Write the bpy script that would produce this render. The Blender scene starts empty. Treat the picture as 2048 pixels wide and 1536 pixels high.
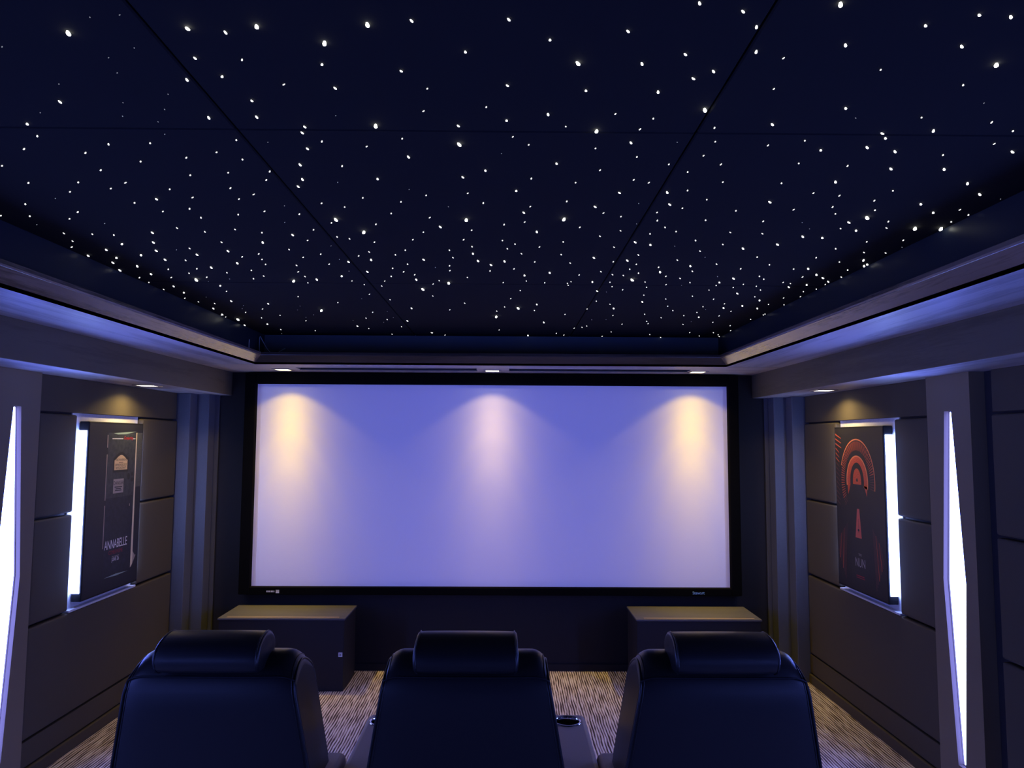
import bpy, bmesh, math, random
from mathutils import Vector, Matrix

random.seed(7)
S = bpy.context.scene
COL = S.collection
PI = math.pi

# ------------------------------------------------------------------ camera, world, exposure
cam_d = bpy.data.cameras.new('camera')
cam = bpy.data.objects.new('camera', cam_d)
COL.objects.link(cam)
cam_d.sensor_width = 36.0
cam_d.lens = 36.0 * 1437.26 / 2048.0
cam_d.clip_start = 0.05
pitch, yaw, roll = 0.077776, 0.0078559, 0.0051401
_f = Vector((math.sin(yaw) * math.cos(pitch), math.cos(yaw) * math.cos(pitch), math.sin(pitch)))
_r = Vector((math.cos(yaw), -math.sin(yaw), 0))
_u = _r.cross(_f)
_r2 = _r * math.cos(roll) + _u * math.sin(roll)
_u2 = -_r * math.sin(roll) + _u * math.cos(roll)
_m = Matrix((_r2, _u2, -_f)).transposed().to_4x4()
_m.translation = Vector((0.1, 0.0, 1.65))
cam.matrix_world = _m
S.camera = cam

w = bpy.data.worlds.new('world')
S.world = w
w.use_nodes = True
w.node_tree.nodes['Background'].inputs[0].default_value = (0.02, 0.02, 0.05, 1)
w.node_tree.nodes['Background'].inputs[1].default_value = 0.02

S.view_settings.view_transform = 'Standard'
S.view_settings.look = 'None'
S.view_settings.exposure = 0.0
S.view_settings.gamma = 1.0
S.view_settings.use_curve_mapping = False
S.cycles.use_denoising = True
S.cycles.max_bounces = 8
S.cycles.diffuse_bounces = 4
S.cycles.glossy_bounces = 4
S.cycles.sample_clamp_indirect = 6.0

KITE_L = (6.4, 9.6, 50.0)      # radiance of the kite-shaped wall lights
STRIP_L = (9.0, 12.5, 34.0)     # LED tape round the posters
WARM = (1.0, 0.66, 0.02)          # downlight colour
SPOT_SIDE, SPOT_MID, SPOT_WALL = 116.0, 76.0, 28.0   # downlight power, watts
PROJ_W, PROJ_C = 540.0, (0.20, 0.20, 1.0)           # unseen projector, added for the blue on the screen

# room dimensions (metres): X across, Y towards the screen, Z up
XW, XB, XE = 2.24, 1.92, 1.55     # wall, bulkhead face, soffit edge
YS, YE, YR, YB = 5.30, 4.71, 4.90, -3.40
ZB, ZS, ZC = 1.967, 2.138, 2.36   # bulkhead underside, soffit underside, star ceiling

# ------------------------------------------------------------------ materials
MATS = {}


def new_mat(name):
    m = bpy.data.materials.new(name)
    m.use_nodes = True
    MATS[name] = m
    nt = m.node_tree
    return m, nt, nt.nodes['Principled BSDF']


def nd(nt, typ, **kw):
    n = nt.nodes.new(typ)
    for k, v in kw.items():
        setattr(n, k, v)
    return n


def mapping(nt, scale, coord='Object'):
    tc = nd(nt, 'ShaderNodeTexCoord')
    mp = nd(nt, 'ShaderNodeMapping')
    mp.inputs['Scale'].default_value = scale
    nt.links.new(tc.outputs[coord], mp.inputs['Vector'])
    return mp


def ramp(nt, fac, stops):
    r = nd(nt, 'ShaderNodeValToRGB')
    els = r.color_ramp.elements
    while len(els) < len(stops):
        els.new(0.5)
    for e, (p, c) in zip(els, stops):
        e.position = p
        e.color = (c[0], c[1], c[2], 1)
    nt.links.new(fac, r.inputs['Fac'])
    return r


def bump(nt, b, height, strength, dist):
    n = nd(nt, 'ShaderNodeBump')
    n.inputs['Strength'].default_value = strength
    n.inputs['Distance'].default_value = dist
    nt.links.new(height, n.inputs['Height'])
    nt.links.new(n.outputs['Normal'], b.inputs['Normal'])


def plain(name, col, rough=0.6, metal=0.0, spec=0.5, vary=0.0, scale=40.0, bmp=0.0):
    m, nt, b = new_mat(name)
    b.inputs['Base Color'].default_value = (*col, 1)
    b.inputs['Roughness'].default_value = rough
    b.inputs['Metallic'].default_value = metal
    b.inputs['Specular IOR Level'].default_value = spec
    if vary or bmp:
        mp = mapping(nt, (scale, scale, scale))
        nz = nd(nt, 'ShaderNodeTexNoise')
        nz.inputs['Detail'].default_value = 5
        nt.links.new(mp.outputs[0], nz.inputs['Vector'])
        if vary:
            lo = [c * (1 - vary) for c in col]
            hi = [c * (1 + vary) for c in col]
            r = ramp(nt, nz.outputs['Fac'], [(0.3, lo), (0.7, hi)])
            nt.links.new(r.outputs[0], b.inputs['Base Color'])
        if bmp:
            bump(nt, b, nz.outputs['Fac'], bmp, 0.002)
    return m


def glow(name, col, strength=1.0, sampled=True):
    m, nt, b = new_mat(name)
    nt.nodes.remove(b)
    e = nd(nt, 'ShaderNodeEmission')
    e.inputs['Color'].default_value = (*col, 1)
    e.inputs['Strength'].default_value = strength
    nt.links.new(e.outputs[0], nt.nodes['Material Output'].inputs['Surface'])
    if not sampled:
        m.cycles.emission_sampling = 'NONE'
    return m


def wood(name, dark, light, along='Y', rough=0.45, spec=0.4, bmp=0.25, fine=1.0):
    """open-grain veneer, the grain running along one axis"""
    m, nt, b = new_mat(name)
    sc = {'Y': (26 * fine, 1.6 * fine, 26 * fine), 'X': (1.6 * fine, 26 * fine, 26 * fine), 'Z': (26 * fine, 26 * fine, 1.6 * fine)}[along]
    mp = mapping(nt, sc)
    big = nd(nt, 'ShaderNodeTexNoise')
    big.inputs['Scale'].default_value = 0.45
    big.inputs['Detail'].default_value = 2
    nt.links.new(mp.outputs[0], big.inputs['Vector'])
    wv = nd(nt, 'ShaderNodeMath', operation='MULTIPLY')
    wv.inputs[1].default_value = 13.0
    nt.links.new(big.outputs['Fac'], wv.inputs[0])
    sn = nd(nt, 'ShaderNodeMath', operation='SINE')
    nt.links.new(wv.outputs[0], sn.inputs[0])
    ns = nd(nt, 'ShaderNodeTexNoise')
    ns.inputs['Scale'].default_value = 6.0
    ns.inputs['Detail'].default_value = 6
    nt.links.new(mp.outputs[0], ns.inputs['Vector'])
    ad = nd(nt, 'ShaderNodeMath', operation='MULTIPLY_ADD')
    ad.inputs[1].default_value = 0.22
    nt.links.new(sn.outputs[0], ad.inputs[0])
    nt.links.new(ns.outputs['Fac'], ad.inputs[2])
    r = ramp(nt, ad.outputs[0], [(0.25, dark), (0.6, light)])
    nt.links.new(r.outputs[0], b.inputs['Base Color'])
    b.inputs['Roughness'].default_value = rough
    b.inputs['Specular IOR Level'].default_value = spec
    if bmp:
        bump(nt, b, ad.outputs[0], bmp, 0.0012)
    return m


def carpet_mat():
    m, nt, b = new_mat('ridged carpet')
    tc = nd(nt, 'ShaderNodeTexCoord')
    # wobble the ridges a little
    mpw = nd(nt, 'ShaderNodeMapping')
    mpw.inputs['Scale'].default_value = (9, 5, 1)
    nt.links.new(tc.outputs['Object'], mpw.inputs['Vector'])
    nw = nd(nt, 'ShaderNodeTexNoise')
    nw.inputs['Scale'].default_value = 1.0
    nw.inputs['Detail'].default_value = 3
    nt.links.new(mpw.outputs[0], nw.inputs['Vector'])
    sx = nd(nt, 'ShaderNodeSeparateXYZ')
    nt.links.new(tc.outputs['Object'], sx.inputs[0])
    xx = nd(nt, 'ShaderNodeMath', operation='MULTIPLY_ADD')
    xx.inputs[1].default_value = 0.022
    nt.links.new(nw.outputs['Fac'], xx.inputs[0])
    nt.links.new(sx.outputs['X'], xx.inputs[2])
    fr = nd(nt, 'ShaderNodeMath', operation='MULTIPLY')
    fr.inputs[1].default_value = 2 * PI / 0.0155
    nt.links.new(xx.outputs[0], fr.inputs[0])
    sn = nd(nt, 'ShaderNodeMath', operation='SINE')
    nt.links.new(fr.outputs[0], sn.inputs[0])
    # dashes along the ridges
    mpd = nd(nt, 'ShaderNodeMapping')
    mpd.inputs['Scale'].default_value = (62, 6.0, 1)
    nt.links.new(tc.outputs['Object'], mpd.inputs['Vector'])
    ndz = nd(nt, 'ShaderNodeTexNoise')
    ndz.inputs['Scale'].default_value = 1.0
    ndz.inputs['Detail'].default_value = 2.5
    nt.links.new(mpd.outputs[0], ndz.inputs['Vector'])
    h = nd(nt, 'ShaderNodeMath', operation='MULTIPLY_ADD')
    h.inputs[1].default_value = 0.21
    nt.links.new(sn.outputs[0], h.inputs[0])
    nt.links.new(ndz.outputs['Fac'], h.inputs[2])
    r = ramp(nt, h.outputs[0], [(0.30, (0.085, 0.064, 0.052)), (0.43, (0.42, 0.33, 0.27)), (0.60, (0.78, 0.66, 0.57)), (0.78, (0.92, 0.85, 0.78))])
    nt.links.new(r.outputs[0], b.inputs['Base Color'])
    b.inputs['Roughness'].default_value = 0.95
    b.inputs['Specular IOR Level'].default_value = 0.1
    bump(nt, b, h.outputs[0], 0.8, 0.006)
    return m


M_CARPET = carpet_mat()
M_FABRIC = plain('charcoal panel fabric', (0.100, 0.084, 0.056), 0.85, spec=0.2, vary=0.12, scale=260, bmp=0.15)
M_WALL = plain('dark wall paint', (0.036, 0.033, 0.036), 0.7, spec=0.25, vary=0.08, scale=60)
M_NAVY = plain('matte black wall', (0.020, 0.020, 0.024), 0.8, spec=0.2, vary=0.1, scale=80)
M_COLUMN = plain('column paint', (0.115, 0.125, 0.155), 0.5, spec=0.35, vary=0.06, scale=50)
M_PILASTER = plain('pilaster fabric', (0.26, 0.205, 0.125), 0.8, spec=0.2, vary=0.1, scale=240)
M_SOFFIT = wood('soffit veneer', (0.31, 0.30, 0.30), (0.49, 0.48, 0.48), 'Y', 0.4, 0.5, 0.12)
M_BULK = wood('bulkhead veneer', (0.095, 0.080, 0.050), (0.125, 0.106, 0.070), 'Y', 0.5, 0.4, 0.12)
M_FSOFF = wood('front soffit veneer', (0.38, 0.33, 0.29), (0.50, 0.44, 0.40), 'X', 0.4, 0.6, 0.1)
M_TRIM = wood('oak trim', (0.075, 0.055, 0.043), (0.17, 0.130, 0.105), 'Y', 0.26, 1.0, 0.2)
M_TRIM_SHADED = wood('oak trim crosswise shaded', (0.030, 0.023, 0.020), (0.060, 0.047, 0.040), 'X', 0.35, 0.4, 0.2)  # same oak as the side lips, darkened: front lip's shade put into the colour
M_BLACK = plain('black reveal', (0.004, 0.004, 0.005), 0.8, spec=0.1)
M_VELVET = plain('black velvet frame', (0.0035, 0.0035, 0.004), 0.95, spec=0.05, vary=0.2, scale=300)
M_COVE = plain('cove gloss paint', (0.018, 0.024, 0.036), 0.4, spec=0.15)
M_COVE_LIT = plain('cove paint front lit', (0.10, 0.14, 0.20), 0.5, spec=0.2)  # same cove paint, lightened: blue light on the front face put into the colour
M_CEIL = plain('black ceiling fabric', (0.0155, 0.0155, 0.016), 0.95, spec=0.05, vary=0.08, scale=300)
M_SCREEN = plain('white screen', (0.80, 0.80, 0.82), 0.9, spec=0.1)
M_LEATHER = plain('black leather', (0.0085, 0.0082, 0.009), 0.36, spec=0.45, vary=0.15, scale=90, bmp=0.12)
M_SEAM = plain('leather seam', (0.008, 0.008, 0.010), 0.6, spec=0.2)
M_ARM = plain('arm leather', (0.42, 0.33, 0.275), 0.45, spec=0.4, vary=0.1, scale=90, bmp=0.12)
M_CHROME = plain('chrome', (0.75, 0.75, 0.78), 0.12, metal=1.0)
M_WELL = plain('black plastic well', (0.004, 0.004, 0.005), 0.25, spec=0.5)
M_SUB = plain('black vinyl cabinet', (0.020, 0.019, 0.022), 0.6, spec=0.25, vary=0.1, scale=120)
M_SUBTOP = wood('cabinet top veneer', (0.082, 0.080, 0.092), (0.105, 0.103, 0.118), 'X', 0.5, 0.3, 0.1)
M_SUBLIP = wood('cabinet lip oak', (0.30, 0.22, 0.14), (0.36, 0.27, 0.18), 'X', 0.4, 0.4, 0.1)
M_WHITE = plain('white plastic', (0.75, 0.75, 0.78), 0.4)
M_METAL = plain('brushed metal', (0.55, 0.54, 0.52), 0.35, metal=1.0, vary=0.05, scale=90)
M_GREY = plain('grey vent metal', (0.16, 0.15, 0.145), 0.45, spec=0.4)
M_WIRE = plain('pale wire', (0.55, 0.68, 0.72), 0.5)
M_PLATE = plain('white back plate', (0.78, 0.79, 0.82), 0.6, spec=0.3, vary=0.06, scale=22)
M_REVEAL = plain('kite niche lining', (0.085, 0.055, 0.034), 0.9, spec=0.0)
M_BOX = plain('black light box', (0.010, 0.010, 0.012), 0.5, spec=0.3)
M_KITE = glow('kite diffuser', KITE_L)
M_STRIP = glow('led tape', STRIP_L)
M_LENS = glow('warm lens', (1.0, 0.85, 0.50), 9.0)
M_LENSC = glow('cool lens', (1.0, 0.92, 0.85), 6.0)
M_STARB = glow('bright fibre tip', (1.0, 1.0, 0.86), 14.0)
M_STAR = glow('fibre tip', (1.0, 1.0, 0.96), 4.0, sampled=False)
M_STARS = glow('small fibre tip', (1.0, 1.0, 0.97), 1.6, sampled=False)
M_STARD = glow('dim fibre tip', (0.8, 0.85, 1.0), 0.35, sampled=False)

# ------------------------------------------------------------------ mesh helpers


def obj(name, bm, mats, parent=None, smooth=False, loc=None):
    me = bpy.data.meshes.new(name)
    bm.normal_update()
    bm.to_mesh(me)
    bm.free()
    for m in (mats if isinstance(mats, (list, tuple)) else [mats]):
        me.materials.append(m)
    if smooth:
        for p in me.polygons:
            p.use_smooth = True
    o = bpy.data.objects.new(name, me)
    COL.objects.link(o)
    if parent:
        o.parent = parent
    if loc:
        o.location = loc
    return o


def tag(o, label=None, cat=None, group=None, kind=None):
    if label:
        o['label'] = label
    if cat:
        o['category'] = cat
    if group:
        o['group'] = group
    if kind:
        o['kind'] = kind
    return o


def thing(name, label, cat, loc=(0, 0, 0), group=None):
    o = bpy.data.objects.new(name, None)
    COL.objects.link(o)
    o.location = loc
    o.empty_display_size = 0.1
    return tag(o, label, cat, group)


def struct(name, bm, mats, smooth=False):
    return tag(obj(name, bm, mats, None, smooth), kind='structure')


def box(bm, x0, x1, y0, y1, z0, z1, bev=0.0, seg=2, mi=0):
    if x0 > x1:
        x0, x1 = x1, x0
    if y0 > y1:
        y0, y1 = y1, y0
    t = bmesh.new()
    vs = [t.verts.new((x, y, z)) for x in (x0, x1) for y in (y0, y1) for z in (z0, z1)]
    for f in ((0, 1, 3, 2), (4, 6, 7, 5), (0, 4, 5, 1), (2, 3, 7, 6), (0, 2, 6, 4), (1, 5, 7, 3)):
        t.faces.new([vs[i] for i in f])
    if bev:
        bmesh.ops.bevel(t, geom=list(t.edges), offset=bev, segments=seg, profile=0.6, affect='EDGES')
    bmesh.ops.recalc_face_normals(t, faces=t.faces)
    merge(bm, t, mi)


def merge(bm, t, mi=0, mat=None):
    vm = {}
    for v in t.verts:
        vm[v] = bm.verts.new(mat @ v.co if mat else v.co)
    for f in t.faces:
        try:
            nf = bm.faces.new([vm[v] for v in f.verts])
            nf.material_index = mi
            nf.smooth = f.smooth
        except ValueError:
            pass
    t.free()


def boxobj(name, dims, mats, parent=None, bev=0.0, seg=2):
    bm = bmesh.new()
    box(bm, *dims, bev=bev, seg=seg)
    return obj(name, bm, mats, parent)


def prism(bm, pts, fn, a, b, mi=0):
    """polygon pts swept from a to b; fn(p, t) gives the 3D point"""
    lo = [bm.verts.new(fn(p, a)) for p in pts]
    hi = [bm.verts.new(fn(p, b)) for p in pts]
    n = len(pts)
    fs = [bm.faces.new(lo), bm.faces.new(list(reversed(hi)))]
    for i in range(n):
        fs.append(bm.faces.new((lo[i], hi[i], hi[(i + 1) % n], lo[(i + 1) % n])))
    for f in fs:
        f.material_index = mi
    bmesh.ops.recalc_face_normals(bm, faces=fs)


def tube(bm, pts, r, n=8, closed=False):
    pts = [Vector(p) for p in pts]
    rings = []
    for i, p in enumerate(pts):
        a = pts[(i - 1) % len(pts)] if (i > 0 or closed) else p
        b = pts[(i + 1) % len(pts)] if (i < len(pts) - 1 or closed) else p
        d = (b - a).normalized()
        up = Vector((0, 0, 1)) if abs(d.z) < 0.9 else Vector((1, 0, 0))
        s = d.cross(up).normalized()
        t = s.cross(d)
        rr = r[i] if isinstance(r, (list, tuple)) else r
        rings.append([bm.verts.new(p + (s * math.cos(2 * PI * k / n) + t * math.sin(2 * PI * k / n)) * rr) for k in range(n)])
    m = len(rings)
    for i in range(m if closed else m - 1):
        A, B = rings[i], rings[(i + 1) % m]
        for k in range(n):
            bm.faces.new((A[k], A[(k + 1) % n], B[(k + 1) % n], B[k]))
    if not closed:
        bm.faces.new(list(reversed(rings[0])))
        bm.faces.new(rings[-1])


def lathe(bm, prof, n=32, centre=(0, 0, 0), mi=0):
    cx, cy, cz = centre
    rings = [[bm.verts.new((cx + r * math.cos(2 * PI * k / n), cy + r * math.sin(2 * PI * k / n), cz + z)) for k in range(n)] for r, z in prof]
    for A, B in zip(rings, rings[1:]):
        for k in range(n):
            f = bm.faces.new((A[k], A[(k + 1) % n], B[(k + 1) % n], B[k]))
            f.material_index = mi
            f.smooth = True
    return rings


def sm(a, b, x):
    t = min(1.0, max(0.0, (x - a) / (b - a)))
    return t * t * (3 - 2 * t)


# ------------------------------------------------------------------ room shell
bm = bmesh.new()
box(bm, -2.4, 2.4, YB - 0.1, YS + 0.15, -0.08, 0.0)
struct('floor', bm, M_CARPET)

for s, side in ((-1, 'left'), (1, 'right')):
    bm = bmesh.new()
    box(bm, s * XW, s * (XW + 0.15), YB, YS + 0.15, 0, 2.6)
    struct('wall_' + side, bm, M_WALL)

bm = bmesh.new()
box(bm, -2.4, 2.4, YS, YS + 0.15, 0, 2.6)
struct('wall_front', bm, M_NAVY)
bm = bmesh.new()
box(bm, -2.4, 2.4, YB - 0.15, YB, 0, 2.6)
struct('wall_back', bm, M_WALL)

# star ceiling: stretched fabric panels with dark gaps between them
bm = bmesh.new()
xs = [-XE - 0.03, -0.525, 0.535, XE + 0.03]
ys = [YR + 0.03, 3.24, 1.61, -0.02, -1.65, YB]
for i in range(3):
    for j in range(5):
        box(bm, xs[i] + 0.0022, xs[i + 1] - 0.0022, ys[j + 1] + 0.0016, ys[j] - 0.0016, ZC, ZC + 0.02, bev=0.003, seg=1, mi=0)
box(bm, xs[0], xs[-1], YB, YR + 0.03, ZC + 0.021, ZC + 0.06, mi=1)
struct('ceiling', bm, [M_CEIL, M_BLACK])

# upright faces of the ceiling tray (inside the cove) and the cove floor behind the lip
TR = [0]


def trim(bm, mats, smooth=False):
    TR[0] += 1
    return struct('trim_%d' % TR[0], bm, mats, smooth)


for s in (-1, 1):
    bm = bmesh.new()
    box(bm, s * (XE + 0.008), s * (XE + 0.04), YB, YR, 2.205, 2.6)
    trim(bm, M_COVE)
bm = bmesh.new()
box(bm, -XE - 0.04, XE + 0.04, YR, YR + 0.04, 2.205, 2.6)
trim(bm, M_COVE_LIT)
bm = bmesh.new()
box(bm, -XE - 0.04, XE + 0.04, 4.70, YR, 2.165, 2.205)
trim(bm, M_COVE)

# oak lip round the tray, mitred at the corners; d = inward offset
LIP = [(0.0, 2.152), (0.047, 2.192), (0.052, 2.192), (0.055, 2.198), (0.055, 2.212), (-0.02, 2.212), (-0.02, 2.152)]
BEAD = [(-0.004, 2.1385), (-0.004, 2.152), (-0.06, 2.152), (-0.06, 2.1385)]


def run(bm, prof, which, mi=0):
    if which == 'front':
        fa = lambda p: (-(XE - p[0]), YE - p[0], p[1])
        fb = lambda p: ((XE - p[0]), YE - p[0], p[1])
    else:
        s = -1 if which == 'left' else 1
        fa = lambda p: (s * (XE - p[0]), YB, p[1])
        fb = lambda p: (s * (XE - p[0]), YE - p[0], p[1])
    prism(bm, prof, lambda p, t: fa(p) if t == 0 else fb(p), 0, 1, mi)


for which in ('left', 'right', 'front'):
    bm = bmesh.new()
    run(bm, LIP, which, 0)
    run(bm, BEAD, which, 1)
    trim(bm, [M_TRIM_SHADED if which == 'front' else M_TRIM, M_BLACK])

# soffit undersides between lip and bulkhead
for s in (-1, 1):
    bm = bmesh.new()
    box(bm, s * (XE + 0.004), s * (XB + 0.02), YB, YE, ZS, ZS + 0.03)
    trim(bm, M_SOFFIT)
# front soffit with two long slots for the air
SLOT = [(-1.345, -0.105), (0.118, 1.372)]
SY0, SY1 = 4.915, 5.050
bm = bmesh.new()
cuts = [-XB - 0.02] + [v for a in SLOT for v in a] + [XB + 0.02]
for i in range(0, 6, 2):
    box(bm, cuts[i], cuts[i + 1], YE + 0.004, YS, ZS, ZS + 0.03)
for a, b in SLOT:
    box(bm, a, b, YE + 0.004, SY0, ZS, ZS + 0.03)
    box(bm, a, b, SY1, YS, ZS, ZS + 0.03)
trim(bm, M_FSOFF)
# bulkheads along the side walls
for s in (-1, 1):
    bm = bmesh.new()
    box(bm, s * XB, s * XW, YB, YS, ZB, 2.30, bev=0.002, seg=1)
    for f in bm.faces:
        if f.normal.z < -0.9:
            f.material_index = 1
    bm.normal_update()
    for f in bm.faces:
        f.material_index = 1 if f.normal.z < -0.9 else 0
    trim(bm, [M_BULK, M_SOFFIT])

# fascia above the padded panels, plinths and baseboards
BAYS = [(3.56, 5.06), (1.64, 3.105), (-0.28, 1.18)]
PIL = [3.355, 1.43, -0.50, -2.43]      # pilaster centres
for s, side in ((-1, 'left'), (1, 'right')):
    bm = bmesh.new()
    for a, b in BAYS:
        box(bm, s * 2.212, s * XW, a - 0.04, b, 1.783, ZB, bev=0.002, seg=1)
    trim(bm, M_FABRIC)
    bm = bmesh.new()
    for a, b in BAYS:
        box(bm, s * 2.202, s * XW, a - 0.04, b, 0.070, 0.192, bev=0.004)
        box(bm, s * 2.190, s * XW, a - 0.04, b, 0.0, 0.062, bev=0.006)
    struct('baseboard_' + side, bm, M_FABRIC)
bm = bmesh.new()
box(bm, -2.0, 2.0, YS - 0.012, YS, 0, 0.05, bev=0.004)
struct('baseboard_front', bm, M_NAVY)

# stepped columns in the front corners
for s in (-1, 1):
    bm = bmesh.new()
    box(bm, s * 2.118, s * XW, 5.062, YS, 0, ZB, bev=0.006)
    box(bm, s * 2.030, s * 2.118, 5.17, YS, 0, ZB, bev=0.003)
    box(bm, s * 2.004, s * 2.030, 5.275, YS, 0, ZB, bev=0.003)
    trim(bm, M_COLUMN)

# pilasters with a kite-shaped opening
KX = 2.17                       # pilaster face
KITE = [(-0.026, 1.795), (0.026, 1.795), (0.084, 1.005), (0.026, 0.185), (-0.026, 0.185), (-0.084, 1.005)]


def pilaster(s, yc):
    bm = bmesh.new()
    h = 0.165
    O = [(-h, 0), (h, 0), (h, ZB), (-h, ZB)]
    K = KITE

    def v(p, x=KX):
        return bm.verts.new((s * x, yc + p[0], p[1]))
    ov = [v(p) for p in O]
    lm, rm = v((-h, 1.005)), v((h, 1.005))
    kv = [v(p) for p in K]
    bv = [v(p, KX + 0.034) for p in K]
    bm.faces.new((ov[3], kv[0], kv[5], lm))
    bm.faces.new((lm, kv[5], kv[4], ov[0]))
    bm.faces.new((ov[2], rm, kv[2], kv[1]))
    bm.faces.new((rm, ov[1], kv[3], kv[2]))
    bm.faces.new((ov[3], ov[2], kv[1], kv[0]))
    bm.faces.new((ov[0], kv[4], kv[3], ov[1]))
    for i in range(6):
        f = bm.faces.new((kv[i], kv[(i + 1) % 6], bv[(i + 1) % 6], bv[i]))
        f.material_index = 1
    f = bm.faces.new(bv)
    f.material_index = 1
    wv = [v(p, XW) for p in O]
    wl, wr = v((-h, 1.005), XW), v((h, 1.005), XW)
    ring = [ov[0], ov[1], rm, ov[2], ov[3], lm]
    wring = [wv[0], wv[1], wr, wv[2], wv[3], wl]
    for i in range(6):
        bm.faces.new((ring[i], ring[(i + 1) % 6], wring[(i + 1) % 6], wring[i]))
    bmesh.ops.recalc_face_normals(bm, faces=bm.faces)
    trim(bm, [M_PILASTER, M_REVEAL])


def kite_light(s, yc, label):
    t = thing('kite_wall_light', label, 'wall light', (s * (KX + 0.03), yc, 0.18), 'kite wall lights in the pilasters')

    def inset(k):
        return [(p[0] * k, 0.99 + (p[1] - 0.99) * (1 - (1 - k) * 0.12)) for p in KITE]
    bm = bmesh.new()
    pts = inset(0.985)
    prism(bm, pts, lambda p, x: (s * x - s * (KX + 0.03), p[0], p[1] - 0.18), KX + 0.028, KX + 0.0335)
    obj('diffuser', bm, M_KITE, t)
    # thin edging round the opening
    bm = bmesh.new()
    a, b = [v for v in inset(0.998)], [v for v in inset(0.968)]
    A = [[bm.verts.new((s * x - s * (KX + 0.03), p[0], p[1] - 0.18)) for p in q] for q, x in ((a, KX + 0.022), (b, KX + 0.022), (b, KX + 0.0278), (a, KX + 0.0278))]
    for i in range(4):
        for k in range(6):
            bm.faces.new((A[i][k], A[i][(k + 1) % 6], A[(i + 1) % 4][(k + 1) % 6], A[(i + 1) % 4][k]))
    bmesh.ops.recalc_face_normals(bm, faces=bm.faces)
    obj('edging', bm, M_REVEAL, t)


ORD = ['beside the door poster', 'behind the seats', 'second behind the seats', 'nearest the back wall']
for s, side in ((-1, 'left'), (1, 'right')):
    for i, yc in enumerate(PIL):
        pilaster(s, yc)
        if i == 0:
            lab = 'tall glowing kite light in pilaster beside the ' + ('dark door poster' if s < 0 else 'orange arch poster')
        else:
            lab = 'tall glowing kite light on the %s wall, %s' % (side, ORD[i])
        kite_light(s, yc, lab)

# ------------------------------------------------------------------ padded wall panels
POS = {-1: 'dark door poster', 1: 'orange arch poster'}


def panel(s, y0, y1, z0, z1, label, grp):
    bm = bmesh.new()
    box(bm, s * 2.200, s * 2.238, y0 + 0.004, y1 - 0.004, z0 + 0.006, z1 - 0.006, bev=0.015, seg=4)
    for f in bm.faces:
        f.smooth = False
    o = obj('acoustic_panel', bm, M_FABRIC)
    tag(o, label, 'wall panel', grp)
    return o


for s, side in ((-1, 'left'), (1, 'right')):
    g = 'padded panels on the %s wall' % side
    P = POS[s]
    panel(s, 3.56, 3.885, 1.250, 1.778, 'charcoal padded panel between kite light and top half of the ' + P, g)
    panel(s, 3.56, 3.885, 0.735, 1.250, 'charcoal padded panel between kite light and lower half of the ' + P, g)
    panel(s, 4.572, 5.06, 1.250, 1.778, 'charcoal padded panel between top half of the %s and screen corner' % P, g)
    panel(s, 4.572, 5.06, 0.735, 1.250, 'charcoal padded panel between lower half of the %s and screen corner' % P, g)
    panel(s, 3.56, 5.06, 0.195, 0.735, 'long low charcoal padded panel under the ' + P, g)
    panel(s, 1.64, 3.105, 1.250, 1.778, 'topmost dark padded panel at the %s edge of the photo' % side, g)
    panel(s, 1.64, 3.105, 0.735, 1.250, 'middle dark padded panel at the %s edge of the photo' % side, g)
    panel(s, 1.64, 3.105, 0.195, 0.735, 'lowest dark padded panel at the %s edge of the photo' % side, g)

# ------------------------------------------------------------------ backlit posters


def text_polys(body, size, sx=1.0, shear=0.0):
    cu = bpy.data.curves.new('lettering', 'FONT')
    cu.body = body
    cu.size = size
    cu.align_x = 'CENTER'
    cu.align_y = 'CENTER'
    cu.shear = shear
    o = bpy.data.objects.new('lettering', cu)
    COL.objects.link(o)
    bpy.context.view_layer.update()
    me = bpy.data.meshes.new_from_object(o.evaluated_get(bpy.context.evaluated_depsgraph_get()))
    res = ([(v.co.x * sx, v.co.y) for v in me.vertices], [tuple(p.vertices) for p in me.polygons])
    bpy.data.objects.remove(o)
    bpy.data.curves.remove(cu)
    bpy.data.meshes.remove(me)
    return res


class Print:
    """flat printed artwork on a face: fn(a, b, h) -> 3D, a right, b up, h out of the face"""

    def __init__(self, fn):
        self.bm, self.fn, self.mats, self.h = bmesh.new(), fn, [], 0.0004

    def mi(self, m):
        if m not in self.mats:
            self.mats.append(m)
        return self.mats.index(m)

    def poly(self, pts, m, lift=0.0):
        f = self.bm.faces.new([self.bm.verts.new(self.fn(a, b, self.h + lift)) for a, b in pts])
        f.material_index = self.mi(m)
        return f

    def rect(self, a0, a1, b0, b1, m, lift=0.0):
        self.poly([(a0, b0), (a1, b0), (a1, b1), (a0, b1)], m, lift)

    def text(self, body, size, a, b, m, sx=1.0, lift=0.0008, shear=0.0):
        vs, fs = text_polys(body, size, sx, shear)
        V = [self.bm.verts.new(self.fn(a + x, b + y, self.h + lift)) for x, y in vs]
        for f in fs:
            try:
                nf = self.bm.faces.new([V[i] for i in f])
                nf.material_index = self.mi(m)
            except ValueError:
                pass

    def band(self, inner, outer, m, lift=0.0):
        for i in range(len(inner) - 1):
            self.poly([inner[i], outer[i], outer[i + 1], inner[i + 1]], m, lift)

    def done(self, name, parent):
        bmesh.ops.recalc_face_normals(self.bm, faces=self.bm.faces)
        return obj(name, self.bm, self.mats, parent)


PW, PH = 0.588, 0.968
PX, PYC, PZC = 2.175, 4.242, 1.256


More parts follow.
